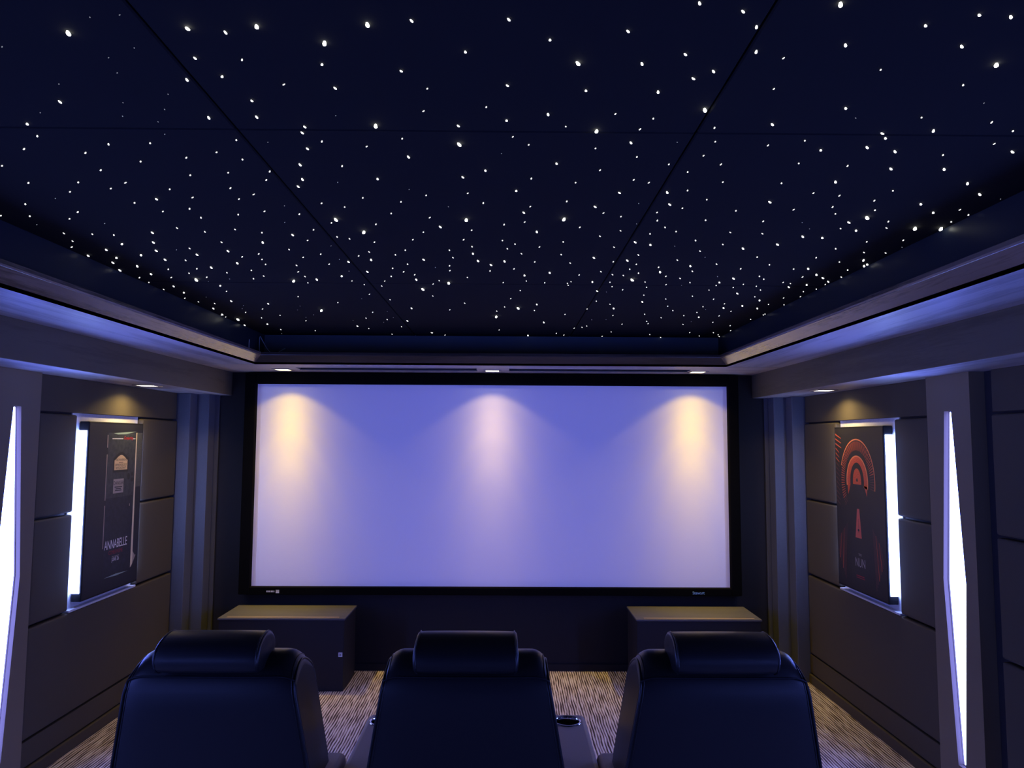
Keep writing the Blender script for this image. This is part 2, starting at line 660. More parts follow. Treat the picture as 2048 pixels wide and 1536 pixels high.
def light_poster(s, label):
    t = thing('movie_poster', label, 'poster', (s * PX, PYC, PZC), 'backlit posters')
    # local frame: x out of the wall is -s
    loc = lambda x, y, z: (x - s * PX, y - PYC, z - PZC)
    bm = bmesh.new()
    box(bm, 0, s * 0.052, -PW / 2, PW / 2, -PH / 2, PH / 2, bev=0.004, seg=2)
    obj('light_box', bm, M_BOX, t)
    for e in (-1, 1):
        bm = bmesh.new()
        yy = e * (PW / 2 + 0.001)
        box(bm, s * 0.010, s * 0.050, yy, yy + e * 0.004, -PH / 2 + 0.045, PH / 2 - 0.05)
        obj('led_strip', bm, M_STRIP, t)
    return t


def poster_niche(s):
    bm = bmesh.new()
    box(bm, s * 2.232, s * 2.239, 3.885, 4.572, 0.735, 1.783)
    for z0, z1 in ((0.729, 0.741),):
        box(bm, s * 2.198, s * 2.239, 3.885, 4.572, z0, z1, bev=0.003)
    trim(bm, M_PLATE)


poster_niche(-1)
poster_niche(1)

# left: a plain dark door, two notices, lettering
K_ = lambda n, c, r=0.45: plain('print ' + n, c, r, spec=0.4)
P_DARK = K_('near black', (0.016, 0.018, 0.026))
P_DOOR = plain('print door', (0.040, 0.047, 0.052), 0.45, spec=0.4, vary=0.35, scale=7)
P_DOOR2 = plain('print lower door', (0.018, 0.021, 0.032), 0.45, spec=0.4, vary=0.3, scale=7)
P_CREAM = K_('cream light', (0.80, 0.70, 0.48))
P_GLINT = K_('pale edge', (0.42, 0.34, 0.27))
P_PLAQ = K_('plaque', (0.72, 0.52, 0.28))
P_NOTE = K_('notice', (0.36, 0.31, 0.28))
P_INK = K_('ink', (0.02, 0.02, 0.02))
P_WHITE = K_('white lettering', (0.85, 0.85, 0.87))
P_RED = K_('red lettering', (0.70, 0.02, 0.02))
P_CRIM = K_('crimson lettering', (0.32, 0.012, 0.03))
P_PAPER = plain('print wallpaper', (0.075, 0.080, 0.070), 0.5, vary=0.9, scale=75)
P_TEAL = K_('teal glint', (0.30, 0.42, 0.36))

tl = light_poster(-1, 'backlit poster of a dark door bearing two notices, left wall')
FL = lambda a, b, h: (h, a, b)                      # left wall faces +X, right = +Y
pr = Print(FL)
U = lambda u: (u - 0.5) * PW
V_ = lambda v: (0.5 - v) * PH
pr.rect(U(0.01), U(0.99), V_(0.99), V_(0.01), P_DARK)
pr.rect(U(0.34), U(0.845), V_(0.90), V_(0.45), P_DOOR2, 0.0002)
pr.rect(U(0.33), U(0.85), V_(0.45), V_(0.062), P_DOOR, 0.0002)
pr.rect(U(0.86), U(0.985), V_(0.40), V_(0.06), P_PAPER, 0.0002)
pr.poly([(U(0.845), V_(0.90)), (U(0.885), V_(0.88)), (U(0.872), V_(0.06)), (U(0.855), V_(0.06))], P_CREAM, 0.0004)
pr.poly([(U(0.86), V_(0.90)), (U(0.95), V_(0.83)), (U(0.93), V_(0.83)), (U(0.88), V_(0.80))], P_GLINT, 0.0003)
for v0, v1 in ((0.075, 0.15), (0.19, 0.46), (0.49, 0.74)):
    pr.rect(U(0.315), U(0.327), V_(v1), V_(v0), P_GLINT, 0.0004)
pr.poly([(U(0.42), V_(0.064)), (U(0.86), V_(0.052)), (U(0.66), V_(0.069)), (U(0.50), V_(0.072))], P_TEAL, 0.0004)
pr.poly([(U(0.36), V_(0.914)), (U(0.58), V_(0.908)), (U(0.80), V_(0.914)), (U(0.58), V_(0.920))], P_TEAL, 0.0004)
# arched plaque
def arch_pts(u0, u1, vb, vs, vt, n=10):
    pts = [(U(u0), V_(vb)), (U(u1), V_(vb)), (U(u1), V_(vs))]
    for i in range(1, n):
        q = i / n
        u = u1 + (u0 - u1) * q
        pts.append((U(u), V_(vs + (vt - vs) * math.sin(PI * q) ** 1.3)))
    pts.append((U(u0), V_(vs)))
    return pts
pr.poly(arch_pts(0.435, 0.725, 0.300, 0.215, 0.178), P_INK, 0.0004)
pr.poly(arch_pts(0.458, 0.702, 0.286, 0.228, 0.196), P_PLAQ, 0.0006)
pr.text('THE WARRENS', 0.020, U(0.58), V_(0.226), P_INK, 0.95)
pr.rect(U(0.54), U(0.62), V_(0.2430), V_(0.2400), P_INK, 0.0008)
pr.text('DEMONOLOGY', 0.019, U(0.58), V_(0.256), P_INK, 0.95)
pr.text('WITCHCRAFT', 0.019, U(0.58), V_(0.275), P_INK, 0.95)
pr.rect(U(0.455), U(0.645), V_(0.425), V_(0.340), P_NOTE, 0.0004)
pr.text('DANGER', 0.030, U(0.55), V_(0.365), P_INK, 0.90)
for vv, hw in ((0.388, 0.07), (0.399, 0.05), (0.409, 0.06)):
    pr.rect(U(0.55 - hw), U(0.55 + hw), V_(vv + 0.003), V_(vv - 0.003), P_INK, 0.0008)
# lock plates
for u, v, a, b in ((0.735, 0.330, 0.026, 0.022), (0.805, 0.317, 0.022, 0.013), (0.81, 0.352, 0.030, 0.012)):
    pr.poly([(U(u + a * math.cos(k * PI / 6)), V_(v + b * math.sin(k * PI / 6))) for k in range(12)], P_INK, 0.0004)
pr.rect(U(0.775), U(0.787), V_(0.515), V_(0.50), P_GLINT, 0.0004)
pr.text('Conjuring', 0.026, U(0.70), V_(0.093), P_RED, 1.0, shear=0.2)
pr.rect(U(0.40), U(0.60), V_(0.0995), V_(0.0955), P_WHITE, 0.0008)
pr.rect(U(0.79), U(0.84), V_(0.0995), V_(0.0955), P_WHITE, 0.0008)
pr.text('ANNABELLE', 0.073, U(0.555), V_(0.728), P_WHITE, 0.62)
pr.text('COMES HOME', 0.032, U(0.555), V_(0.775), P_CRIM, 0.74)
pr.rect(U(0.49), U(0.62), V_(0.802), V_(0.799), P_NOTE, 0.0008)
pr.text('JUNE 26', 0.031, U(0.555), V_(0.818), P_WHITE, 0.70)
pr.done('printed_face', tl)

# right: plain concentric arches and rays, lettering
tr_ = light_poster(1, 'backlit poster of orange arches with fanned rays, right wall')
FR = lambda a, b, h: (-h, -a, b)                    # right wall faces -X, right = -Y
pr = Print(FR)
P_ORA = plain('print orange', (0.62, 0.085, 0.030), 0.4, spec=0.4, vary=0.25, scale=30)
P_ORB = K_('bright orange edge', (0.85, 0.26, 0.10))
P_RAY = K_('ray orange', (0.55, 0.095, 0.045))
P_RAYD = K_('dim ray', (0.12, 0.045, 0.040))
P_SAL = K_('salmon', (0.62, 0.12, 0.085))
P_SILV = K_('silver lettering', (0.40, 0.38, 0.38))
P_CHAR = K_('charcoal', (0.020, 0.018, 0.019))
pr.rect(U(0.01), U(0.99), V_(0.99), V_(0.01), P_CHAR)
cu, cv = 0.47, 0.335
def el(ru, rv, th):
    return (U(cu + ru * math.sin(th)), V_(cv - rv * math.cos(th)))
def arc(ru, rv, t0, t1, n=40):
    return [el(ru, rv, t0 + (t1 - t0) * i / n) for i in range(n + 1)]
pr.band(arc(0.345, 0.252, -1.2, 1.75), arc(0.357, 0.260, -1.2, 1.75), P_ORB, 0.0004)
for i in range(60):
    th = -2.25 + i * (4.0 / 59)
    d = 0.014
    m = P_RAY if -2.1 < th < 1.35 else P_RAYD
    pr.poly([el(0.262, 0.190, th - d * 0.7), el(0.262, 0.190, th + d * 0.7), el(0.335, 0.245, th + d), el(0.335, 0.245, th - d)], m, 0.0004)
pr.band(arc(0.140, 0.115, -1.75, 1.85), arc(0.205, 0.150, -1.75, 1.85), P_ORA, 0.0004)
pr.band(arc(0.205, 0.150, -1.75, 1.85), arc(0.222, 0.158, -1.75, 1.85), P_ORB, 0.0004)
for e in (-1, 1):
    pr.poly([el(0.140, 0.115, e * 1.75), el(0.205, 0.150, e * 1.75), (U(cu + e * 0.19), V_(0.42))], P_ORA, 0.0004)
# plain inner arch
pr.band(arc(0.020, 0.020, -1.57, 1.57, 16), arc(0.085, 0.080, -1.57, 1.57, 16), P_ORA, 0.0004)
pr.rect(U(cu - 0.085), U(cu + 0.085), V_(0.352), V_(0.335), P_ORA, 0.0004)
# long tapering bar
pr.poly([(U(0.452), V_(0.500)), (U(0.497), V_(0.500)), (U(0.530), V_(0.675)), (U(0.405), V_(0.675))], P_SAL, 0.0004)
pr.poly([(U(0.469), V_(0.675 - 0.03)), (U(0.475), V_(0.675 - 0.03)), (U(0.474), V_(0.56)), (U(0.470), V_(0.56))], P_INK, 0.0006)
pr.poly([(U(0.472 + 0.018 * math.cos(k * PI / 5)), V_(0.628 + 0.008 * math.sin(k * PI / 5))) for k in range(10)], P_INK, 0.0006)
# rays down the two sides
for i in range(15):
    v = 0.04 + i * 0.030
    pr.poly([(U(0.02), V_(v)), (U(0.02), V_(v + 0.010)), (U(0.10 + (0.05 if i < 3 else 0)), V_(v + 0.035)), (U(0.10 + (0.05 if i < 3 else 0)), V_(v + 0.030))], P_RAY if i < 6 else P_RAYD, 0.0004)
for e in (-1, 1):
    for i in range(9):
        a0 = 0.10 + i * 0.016
        top = 0.60 + i * 0.012
        u0, u1 = cu + e * (0.28 + i * 0.018), cu + e * (0.32 + i * 0.018)
        if e < 0:
            u0, u1 = cu - (0.24 + i * 0.022), cu - (0.30 + i * 0.019)
        pr.poly([(U(u0), V_(top)), (U(u0 + 0.006), V_(top)), (U(u1 + 0.010), V_(0.95 - i * 0.02)), (U(u1), V_(0.95 - i * 0.02))], P_RAY if i in (3, 6) else P_RAYD, 0.0004)
pr.text('THE', 0.020, U(0.487), V_(0.775), P_SILV, 1.0)
pr.text('NUN', 0.072, U(0.487), V_(0.825), P_SILV, 0.75)
pr.rect(U(0.40), U(0.56), V_(0.905), V_(0.899), P_CRIM, 0.0006)
pr.rect(U(0.40), U(0.57), V_(0.916), V_(0.911), P_CRIM, 0.0006)
pr.done('printed_face', tr_)

# ------------------------------------------------------------------ projection screen
scr = thing('projection_screen', 'wide white projection screen in a black velvet frame', 'screen', (0, 5.27, 0.55))
SX0, SX1, SZ0, SZ1 = -1.722, 1.722, 0.597, 2.050
FX0, FX1, FZ0, FZ1 = -1.800, 1.795, 0.545, 2.132
def scr_loc(x, y, z):
    return (x, y - 5.27, z - 0.55)
bm = bmesh.new()
box(bm, SX0 - 0.02, SX1 + 0.02, 0.0, 0.008, SZ0 - 0.57, SZ1 - 0.53)
obj('screen_surface', bm, M_SCREEN, scr)
bm = bmesh.new()
for a in ((FX0, SX0, FZ0, FZ1), (SX1, FX1, FZ0, FZ1), (SX0, SX1, FZ0, SZ0), (SX0, SX1, SZ1, FZ1)):
    box(bm, a[0], a[1], -0.045, 0.028, a[2] - 0.55, a[3] - 0.55, bev=0.004, seg=1)
obj('frame', bm, M_VELVET, scr)


def flat_text(name, body, size, x, z, m, y, parent, sx=1.0, off=(0, 0, 0)):
    vs, fs = text_polys(body, size, sx)
    t = bmesh.new()
    V = [t.verts.new((x + a - off[0], y - off[1], z + b - off[2])) for a, b in vs]
    for f in fs:
        try:
            t.faces.new([V[i] for i in f])
        except ValueError:
            pass
    r = bmesh.ops.extrude_face_region(t, geom=list(t.faces))
    for v in r['geom']:
        if isinstance(v, bmesh.types.BMVert):
            v.co.y -= 0.001
    bmesh.ops.recalc_face_normals(t, faces=t.faces)
    return obj(name, t, m, parent)


M_BADGE = plain('pale blue badge', (0.25, 0.50, 0.95), 0.5)
M_BADGEW = plain('white badge', (0.8, 0.8, 0.85), 0.5)
YF = 5.27 - 0.045
tag(flat_text('maker_badge', 'Stewart', 0.030, 1.482, 0.566, M_BADGE, YF, scr, 0.92, (0, 5.27, 0.55)), 'pale blue wordmark')
bm = bmesh.new()
for i, (wd, x) in enumerate(((0.006, 0), (0.004, 0.009), (0.007, 0.016), (0.003, 0.026), (0.007, 0.032), (0.005, 0.042), (0.006, 0.050))):
    box(bm, -1.598 + x, -1.598 + x + wd, YF - 5.27 - 0.001, YF - 5.27, 0.012, 0.023)
for i in range(3):
    box(bm, -1.532, -1.508, YF - 5.27 - 0.001, YF - 5.27, 0.006 + i * 0.008, 0.012 + i * 0.008)
tag(obj('small_badge', bm, M_BADGEW, scr), 'two tiny white marks')

# ------------------------------------------------------------------ subwoofer cabinets
def cabinet(x0, x1, label, badge):
    t = thing('speaker_cabinet', label, 'cabinet', ((x0 + x1) / 2, 5.04, 0), 'low cabinets under the screen')
    h = (x1 - x0) / 2
    boxobj('body', (-h + 0.006, h - 0.006, 4.862 - 5.04, 5.23 - 5.04, 0.0, 0.458), M_SUB, t, 0.004)
    boxobj('top', (-h, h, 4.856 - 5.04, 5.235 - 5.04, 0.458, 0.470), M_SUBTOP, t, 0.002, 1)
    boxobj('front_lip', (-h + 0.055, h - 0.045, 4.868 - 5.04, 4.890 - 5.04, 0.470, 0.4735), M_SUBLIP, t, 0.001, 1)
    if badge:
        b = boxobj('badge', (h - 0.040, h - 0.014, 4.8595 - 5.04, 4.862 - 5.04, 0.222, 0.250), M_WHITE, t, 0.0008, 1)
        bm = bmesh.new()
        box(bm, h - 0.032, h - 0.029, 4.8588 - 5.04, 4.8596 - 5.04, 0.227, 0.245)
        prism(bm, [(h - 0.029, 0.235), (h - 0.020, 0.245), (h - 0.024, 0.236), (h - 0.020, 0.227)], lambda p, y: (p[0], y, p[1]), 4.8588 - 5.04, 4.8596 - 5.04)
        obj('badge_mark', bm, M_BOX, b)
    return t


cabinet(-1.795, -0.955, 'low black cabinet with white badge under the left end of the screen', True)
cabinet(0.968, 1.805, 'low black cabinet without badge under the right end of the screen', False)

# ------------------------------------------------------------------ recliners
def halfw(z):
    return 0.2465 + (0.96 - z) * 0.172 if z < 0.96 else 0.2465


def yback(z):
    return max(0.0, (0.93 - z)) * 0.10


def make_recliner(name, x, label, centre):
    t = thing(name, label, 'recliner', (x, 2.20, 0), 'recliners in the front row')
    # backrest
    prof = []
    zt, ry, rz = 0.895, 0.105, 0.101
    for i in range(9):
        z = 0.36 + (zt - 0.36) * i / 8
        prof.append((yback(z), z))
    for i in range(1, 24):
        th = PI * i / 24
        prof.append((ry - ry * math.cos(th) + 0.006 * math.cos(th), zt + rz * math.sin(th)))
    for i in range(7):
        z = zt - (zt - 0.36) * i / 6
        prof.append((0.21 + (zt - z) * 0.06, z))
    us = [-1, -0.997, -0.985, -0.96, -0.92, -0.87, -0.82, -0.77, -0.7, -0.5, -0.25, 0, 0.25, 0.5, 0.7, 0.77, 0.82, 0.87, 0.92, 0.96, 0.985, 0.997, 1]
    rc = 0.050
    bm = bmesh.new()
    rings = []

    def surf(u, p, grow=0.0):
        y, z = p
        au = abs(u)
        ex = max(0.0, au * 0.2465 - (0.2465 - rc))
        drop = rc - math.sqrt(max(0.0, rc * rc - ex * ex))
        z2 = z - drop * sm(0.90, 0.99, z) * 0.95
        k = 1.0 - (0.05 if au > 0.999 else 0.018 if au > 0.99 else 0.004 if au > 0.98 else 0)
        yc = 0.105
        bulge = 0.008 * (1 - au ** 4) if y < 0.1 else 0
        return Vector((u * halfw(z2), yc + (y - yc) * (k + grow) - bulge, z2 if au < 0.99 else z2 - 0.001))
    for u in us:
        rings.append([bm.verts.new(surf(u, p)) for p in prof])
    n = len(prof)
    for A, B in zip(rings, rings[1:]):
        for k in range(n):
            f = bm.faces.new((A[k], A[(k + 1) % n], B[(k + 1) % n], B[k]))
            f.smooth = True
    for R_ in (rings[0], rings[-1]):
        bm.faces.new(R_)
    bmesh.ops.recalc_face_normals(bm, faces=bm.faces)
    back = obj('backrest', bm, M_LEATHER, t)
    for e in (-1, 1):
        bm = bmesh.new()
        tube(bm, [surf(e * 0.985, p, 0.02) for p in prof[1:-3]], 0.0038, 6)
        obj('piping', bm, M_LEATHER, back, True)
        bm = bmesh.new()
        tube(bm, [surf(e * 0.95, p, 0.004) for p in prof[1:26]], 0.0016, 6)
        obj('stitching', bm, M_LEATHER, back, True)
    bm = bmesh.new()
    zz = 0.943
    th = math.asin(min(1, (zz - zt) / rz))
    ps = (ry - ry * math.cos(th), zz)
    tube(bm, [surf(u, ps, 0.008) for u in us[2:-2]], 0.0028, 6)
    obj('seam', bm, M_SEAM, back, True)
    # headrest: a thick curved pad over the top of the back
    hp = [(0.012, 0.913), (-0.012, 0.909), (-0.034, 0.922), (-0.045, 0.948), (-0.044, 0.975), (-0.034, 1.001), (-0.014, 1.023), (0.014, 1.037),
          (0.048, 1.044), (0.082, 1.040), (0.110, 1.025), (0.126, 1.000), (0.128, 0.97), (0.115, 0.94), (0.080, 0.915), (0.045, 0.908)]
    hp = [(y, 0.957 + (z - 0.908) * 0.79) for y, z in hp]
    bm = bmesh.new()
    hw = 0.152
    rings = []
    cy, cz = 0.03, 1.005
    for u, k in ((-1, 0.80), (-0.995, 0.90), (-0.97, 0.965), (-0.92, 0.99), (-0.6, 1.0), (-0.2, 1.004), (0.2, 1.004), (0.6, 1.0), (0.92, 0.99), (0.97, 0.965), (0.995, 0.90), (1, 0.80)):
        rings.append([bm.verts.new((u * hw * (1.0 + 0.03 * math.sin((z - 0.95) / 0.115 * PI)), cy + (y - cy) * k, cz + (z - cz) * (k if k < 0.99 else k))) for y, z in hp])
    n = len(hp)
    for A, B in zip(rings, rings[1:]):
        for k in range(n):
            bm.faces.new((A[k], A[(k + 1) % n], B[(k + 1) % n], B[k]))
    bm.faces.new(rings[0])
    bm.faces.new(rings[-1])
    bmesh.ops.recalc_face_normals(bm, faces=bm.faces)
    hr = obj('headrest', bm, M_LEATHER, t, True)
    sd = hr.modifiers.new('smooth', 'SUBSURF')
    sd.levels = sd.render_levels = 2
    for e in (-1, 1):
        bm = bmesh.new()
        tube(bm, [(e * hw * 0.945 * (1.0 + 0.03 * math.sin((z - 0.95) / 0.115 * PI)), cy + (y - cy) * 0.962, cz + (z - cz) * 0.962) for y, z in hp], 0.0026, 6, True)
        obj('piping', bm, M_LEATHER, hr, True)
    # seat, footrest, base, feet
    boxobj('seat', (-0.25, 0.25, 0.20, 0.66, 0.28, 0.46), M_LEATHER, t, 0.05, 4)
    boxobj('footrest', (-0.25, 0.25, 0.60, 0.68, 0.06, 0.40), M_LEATHER, t, 0.03, 3)
    boxobj('base', (-0.25, 0.25, 0.12, 0.60, 0.04, 0.30), M_BOX, t, 0.01, 2)
    for fx in (-0.22, 0.22):
        for fy in (0.16, 0.54):
            boxobj('foot', (fx - 0.025, fx + 0.025, fy - 0.025, fy + 0.025, 0.0, 0.042), M_BOX, t, 0.004, 1)
    # arms
    for e in (-1, 1):
        if centre:
            a0, a1, y0, y1, zt_ = 0.262, 0.4185 if e > 0 else 0.396, 0.06, 0.605, 0.62
            a0 = a0 if e > 0 else 0.250
        else:
            a0, a1, y0, y1, zt_ = 0.235, 0.350, 0.10, 0.300, 0.610
        rr = 0.028
        def outline(inset):
            pts = []
            for cx, cyy, t0 in ((a1 - rr, y1 - rr, 0), (a0 + rr, y1 - rr, PI / 2), (a0 + rr, y0 + rr, PI), (a1 - rr, y0 + rr, 1.5 * PI)):
                for i in range(7):
                    th = t0 + PI / 2 * i / 6
                    r_ = max(rr - inset, 0.004)
                    pts.append((cx + r_ * math.cos(th), cyy + r_ * math.sin(th)))
            return [(e * p[0], p[1]) for p in pts]
        bm = bmesh.new()
        rings = []
        for ins, z in ((0, 0.05), (0, zt_ - 0.018), (0.003, zt_ - 0.009), (0.009, zt_ - 0.003), (0.018, zt_)):
            rings.append([bm.verts.new((px, py, z)) for px, py in outline(ins)])
        n = len(rings[0])
        for A, B in zip(rings, rings[1:]):
            for k in range(n):
                f = bm.faces.new((A[k], A[(k + 1) % n], B[(k + 1) % n], B[k]))
                f.smooth = True
        bm.faces.new(rings[0])
        top_edges = [bm.edges.get((rings[-1][k], rings[-1][(k + 1) % n])) for k in range(n)]
        if centre:
            hx, hy, hr_ = e * (a0 + a1 + 0.012) / 2, 0.528, 0.0475
            N = 32
            cv_ = [bm.verts.new((hx + hr_ * math.cos(2 * PI * k / N), hy + hr_ * math.sin(2 * PI * k / N), zt_)) for k in range(N)]
            ce = [bm.edges.new((cv_[k], cv_[(k + 1) % N])) for k in range(N)]
            bmesh.ops.triangle_fill(bm, edges=top_edges + ce, use_beauty=True)
        else:
            bm.faces.new(rings[-1])
        bmesh.ops.recalc_face_normals(bm, faces=bm.faces)
        arm = obj('armrest', bm, M_ARM, t)
        if centre:
            bm = bmesh.new()
            lathe(bm, [(hr_ + 0.004, 0.0), (hr_ + 0.003, 0.003), (hr_ - 0.001, 0.004), (hr_ - 0.004, 0.001), (hr_ - 0.004, -0.012)], 40, (hx, hy, zt_))
            rg = lathe(bm, [(hr_ - 0.004, -0.012), (hr_ - 0.006, -0.075), (0.002, -0.076)], 40, (hx, hy, zt_), 1)
            obj('cup_holder', bm, [M_CHROME, M_WELL], arm)
    return t


make_recliner('recliner', -0.775, 'black leather recliner between the left wall and the middle seat', False)
make_recliner('recliner', -0.015, 'middle black leather recliner with cup holders in both arms', True)
make_recliner('recliner', 0.757, 'black leather recliner between the middle seat and the right wall', False)

# ------------------------------------------------------------------ downlights
def spot_nodes(li, prof):
    """radial beam profile of the lamp: list of (cos, value)"""
    li.use_nodes = True
    nt = li.node_tree
    em = nt.nodes['Emission']
    tc = nd(nt, 'ShaderNodeTexCoord')
    sx = nd(nt, 'ShaderNodeSeparateXYZ')
    nt.links.new(tc.outputs['Normal'], sx.inputs[0])
    ab = nd(nt, 'ShaderNodeMath', operation='ABSOLUTE')
    nt.links.new(sx.outputs['Z'], ab.inputs[0])
    r = ramp(nt, ab.outputs[0], [(c, (v, v, v)) for c, v in prof])
    r.color_ramp.interpolation = 'EASE'
    mu = nd(nt, 'ShaderNodeMath', operation='MULTIPLY')
    mu.inputs[1].default_value = 1.0
    nt.links.new(r.outputs[0], mu.inputs[0])
    nt.links.new(mu.outputs[0], em.inputs['Strength'])


BEAM = [(0.56, 0.0), (0.68, 0.05), (0.77, 0.07), (0.87, 0.14), (0.94, 0.30), (0.978, 0.60), (0.99, 0.85), (0.997, 0.95)]
WBEAM = [(0.24, 0.0), (0.42, 0.16), (0.60, 0.26), (0.80, 0.36), (0.95, 0.45), (1.0, 0.5)]


def downlight(x, y, z, label, power, lens, col, grp, beam=BEAM, tilt=0.0):
    t = thing('downlight', label, 'downlight', (x, y, z), grp)
    bm = bmesh.new()
    o, i, h = 0.062, 0.046, 0.004
    for a in ((-o, o, -o, -i), (-o, o, i, o), (-o, -i, -i, i), (i, o, -i, i)):
        box(bm, a[0], a[1], a[2], a[3], -h, -0.0002)
    obj('trim_ring', bm, M_METAL, t)
    bm = bmesh.new()
    box(bm, -i, i, -i, i, -0.0015, -0.0003)
    obj('lens', bm, lens, t)
    li = bpy.data.lights.new('downlight_beam', 'SPOT')
    li.energy = power
    li.color = col
    li.spot_size = math.radians(116 if beam is BEAM else 160)
    li.spot_blend = 0.15
    li.shadow_soft_size = 0.03
    spot_nodes(li, beam)
    lo = bpy.data.objects.new('beam', li)
    COL.objects.link(lo)
    lo.parent = t
    lo.location = (0, 0, -0.012)
    lo.rotation_euler = (math.radians(tilt), 0, 0)
    return t


g = 'square downlights over the screen'
DY = 5.06
downlight(-1.475, DY, ZS, 'warm square downlight over the left end of the screen', SPOT_SIDE, M_LENS, WARM, g, tilt=3)
downlight(0.0, DY, ZS, 'square downlight over the middle of the screen', SPOT_MID, M_LENSC, (1.0, 0.68, 0.30), g, tilt=3)
downlight(1.455, DY, ZS, 'warm square downlight over the right end of the screen', SPOT_SIDE, M_LENS, WARM, g, tilt=3)
g = 'square downlights over the posters'
downlight(-2.065, 4.34, ZB, 'square downlight above the dark door poster', SPOT_WALL, M_LENSC, (1.0, 0.72, 0.28), g, WBEAM)
downlight(2.065, 4.42, ZB, 'square downlight above the orange arch poster', SPOT_WALL, M_LENSC, (1.0, 0.72, 0.28), g, WBEAM)

# out-of-view ceiling projector, added to account for the even blue on the screen
pj = thing('projector', 'unseen white ceiling projector added at the back of the room for the blue screen light', 'projector', (0.0, -2.3, 2.16))
boxobj('body', (-0.21, 0.21, -0.20, 0.20, -0.075, 0.075), M_WHITE, pj, 0.02, 3)
boxobj('bracket', (-0.03, 0.03, -0.03, 0.03, 0.075, 0.20), M_METAL, pj, 0.003, 1)
bm = bmesh.new()
lathe(bm, [(0.045, 0.0), (0.045, 0.03), (0.036, 0.03), (0.036, 0.008), (0.001, 0.008)], 32)
lens_o = obj('lens', bm, M_WELL, pj)
lens_o.rotation_euler = (-PI / 2, 0, 0)
lens_o.location = (0, 0.198, 0)
li = bpy.data.lights.new('unseen_projector_beam', 'SPOT')
li.energy = PROJ_W
li.color = PROJ_C
li.spot_size = math.radians(50)
li.spot_blend = 0.0
li.shadow_soft_size = 0.02
li.use_nodes = True
nt = li.node_tree
tc = nd(nt, 'ShaderNodeTexCoord')
sx = nd(nt, 'ShaderNodeSeparateXYZ')
nt.links.new(tc.outputs['Normal'], sx.inputs[0])


def mth(op, a, b=None):
    n = nd(nt, 'ShaderNodeMath', operation=op)
    for i, v in enumerate((a, b)):
        if v is None:
            continue
        if isinstance(v, (int, float)):
            n.inputs[i].default_value = v
        else:
            nt.links.new(v, n.inputs[i])
    return n.outputs[0]


PSIGN = 1.0
PJY = 5.27 - (-2.3 + 0.24)
PX_, PZ0, PZ1 = 1.74 / PJY, (0.585 - 2.16) / PJY, (2.062 - 2.16) / PJY
zz_ = mth('ABSOLUTE', sx.outputs['Z'])
uu = mth('ABSOLUTE', mth('DIVIDE', sx.outputs['X'], zz_))
vv_ = mth('ABSOLUTE', mth('SUBTRACT', mth('DIVIDE', sx.outputs['Y'], zz_), PSIGN * (PZ0 + PZ1) / 2))
msk = mth('MULTIPLY', mth('LESS_THAN', uu, PX_), mth('LESS_THAN', vv_, (PZ1 - PZ0) / 2))
nt.links.new(msk, nt.nodes['Emission'].inputs['Strength'])
lo = bpy.data.objects.new('beam', li)
COL.objects.link(lo)
lo.parent = pj
lo.location = (0, 0.24, 0)
lo.rotation_euler = (PI / 2, 0, 0)

# ------------------------------------------------------------------ air slots and cove wires
for (a, b), lab in zip(SLOT, ('long black air slot left of the middle downlight', 'long black air slot right of the middle downlight')):
    t = thing('air_slot', lab, 'air vent', ((a + b) / 2, (SY0 + SY1) / 2, ZS), 'air slots in the front soffit')
    h, d = (b - a) / 2, (SY1 - SY0) / 2
    bm = bmesh.new()
    box(bm, -h, h, -d, d, 0.024, 0.028)
    obj('backing', bm, M_BLACK, t)
    bm = bmesh.new()
    box(bm, -h, h, -d, -d + 0.002, 0.0, 0.024)
    box(bm, -h, h, d - 0.030, d, -0.005, -0.0005)
    box(bm, -h, -h + 0.003, -d, d, -0.002, 0.024)
    box(bm, h - 0.003, h, -d, d, -0.002, 0.024)
    obj('frame', bm, M_GREY, t)
    bm = bmesh.new()
    box(bm, -h + 0.004, h - 0.004, 0.006, 0.010, 0.012, 0.022)
    obj('blade', bm, M_BLACK, t)

def wire(pts, label, r=0.0021):
    bm = bmesh.new()
    q = []
    P_ = [Vector(p) for p in pts]
    for i in range(len(P_) - 1):
        a, b, c, d = P_[max(i - 1, 0)], P_[i], P_[i + 1], P_[min(i + 2, len(P_) - 1)]
        for k in range(8):
            u = k / 8
            q.append(0.5 * ((2 * b) + (c - a) * u + (2 * a - 5 * b + 4 * c - d) * u * u + (3 * b - a - 3 * c + d) * u ** 3))
    q.append(P_[-1])
    tube(bm, q, r, 6)
    o = obj('loose_wire', bm, M_WIRE, None, True)
    tag(o, label, 'wire', 'loose wires in the ceiling cove')


wire([(-1.525, 4.52, 2.205), (-1.527, 4.52, 2.24), (-1.526, 4.52, 2.275)], 'short upright wire end standing in the cove corner')
wire([(-1.520, 4.70, 2.206), (-1.545, 4.76, 2.27), (-1.542, 4.76, 2.328), (-1.530, 4.78, 2.30), (-1.500, 4.80, 2.245), (-1.462, 4.82, 2.207)], 'bent wire loop sticking up in the cove corner')
wire([(-1.435, 4.78, 2.2085), (-1.41, 4.77, 2.232), (-1.375, 4.77, 2.252)], 'short slanting wire end poking over the front lip')

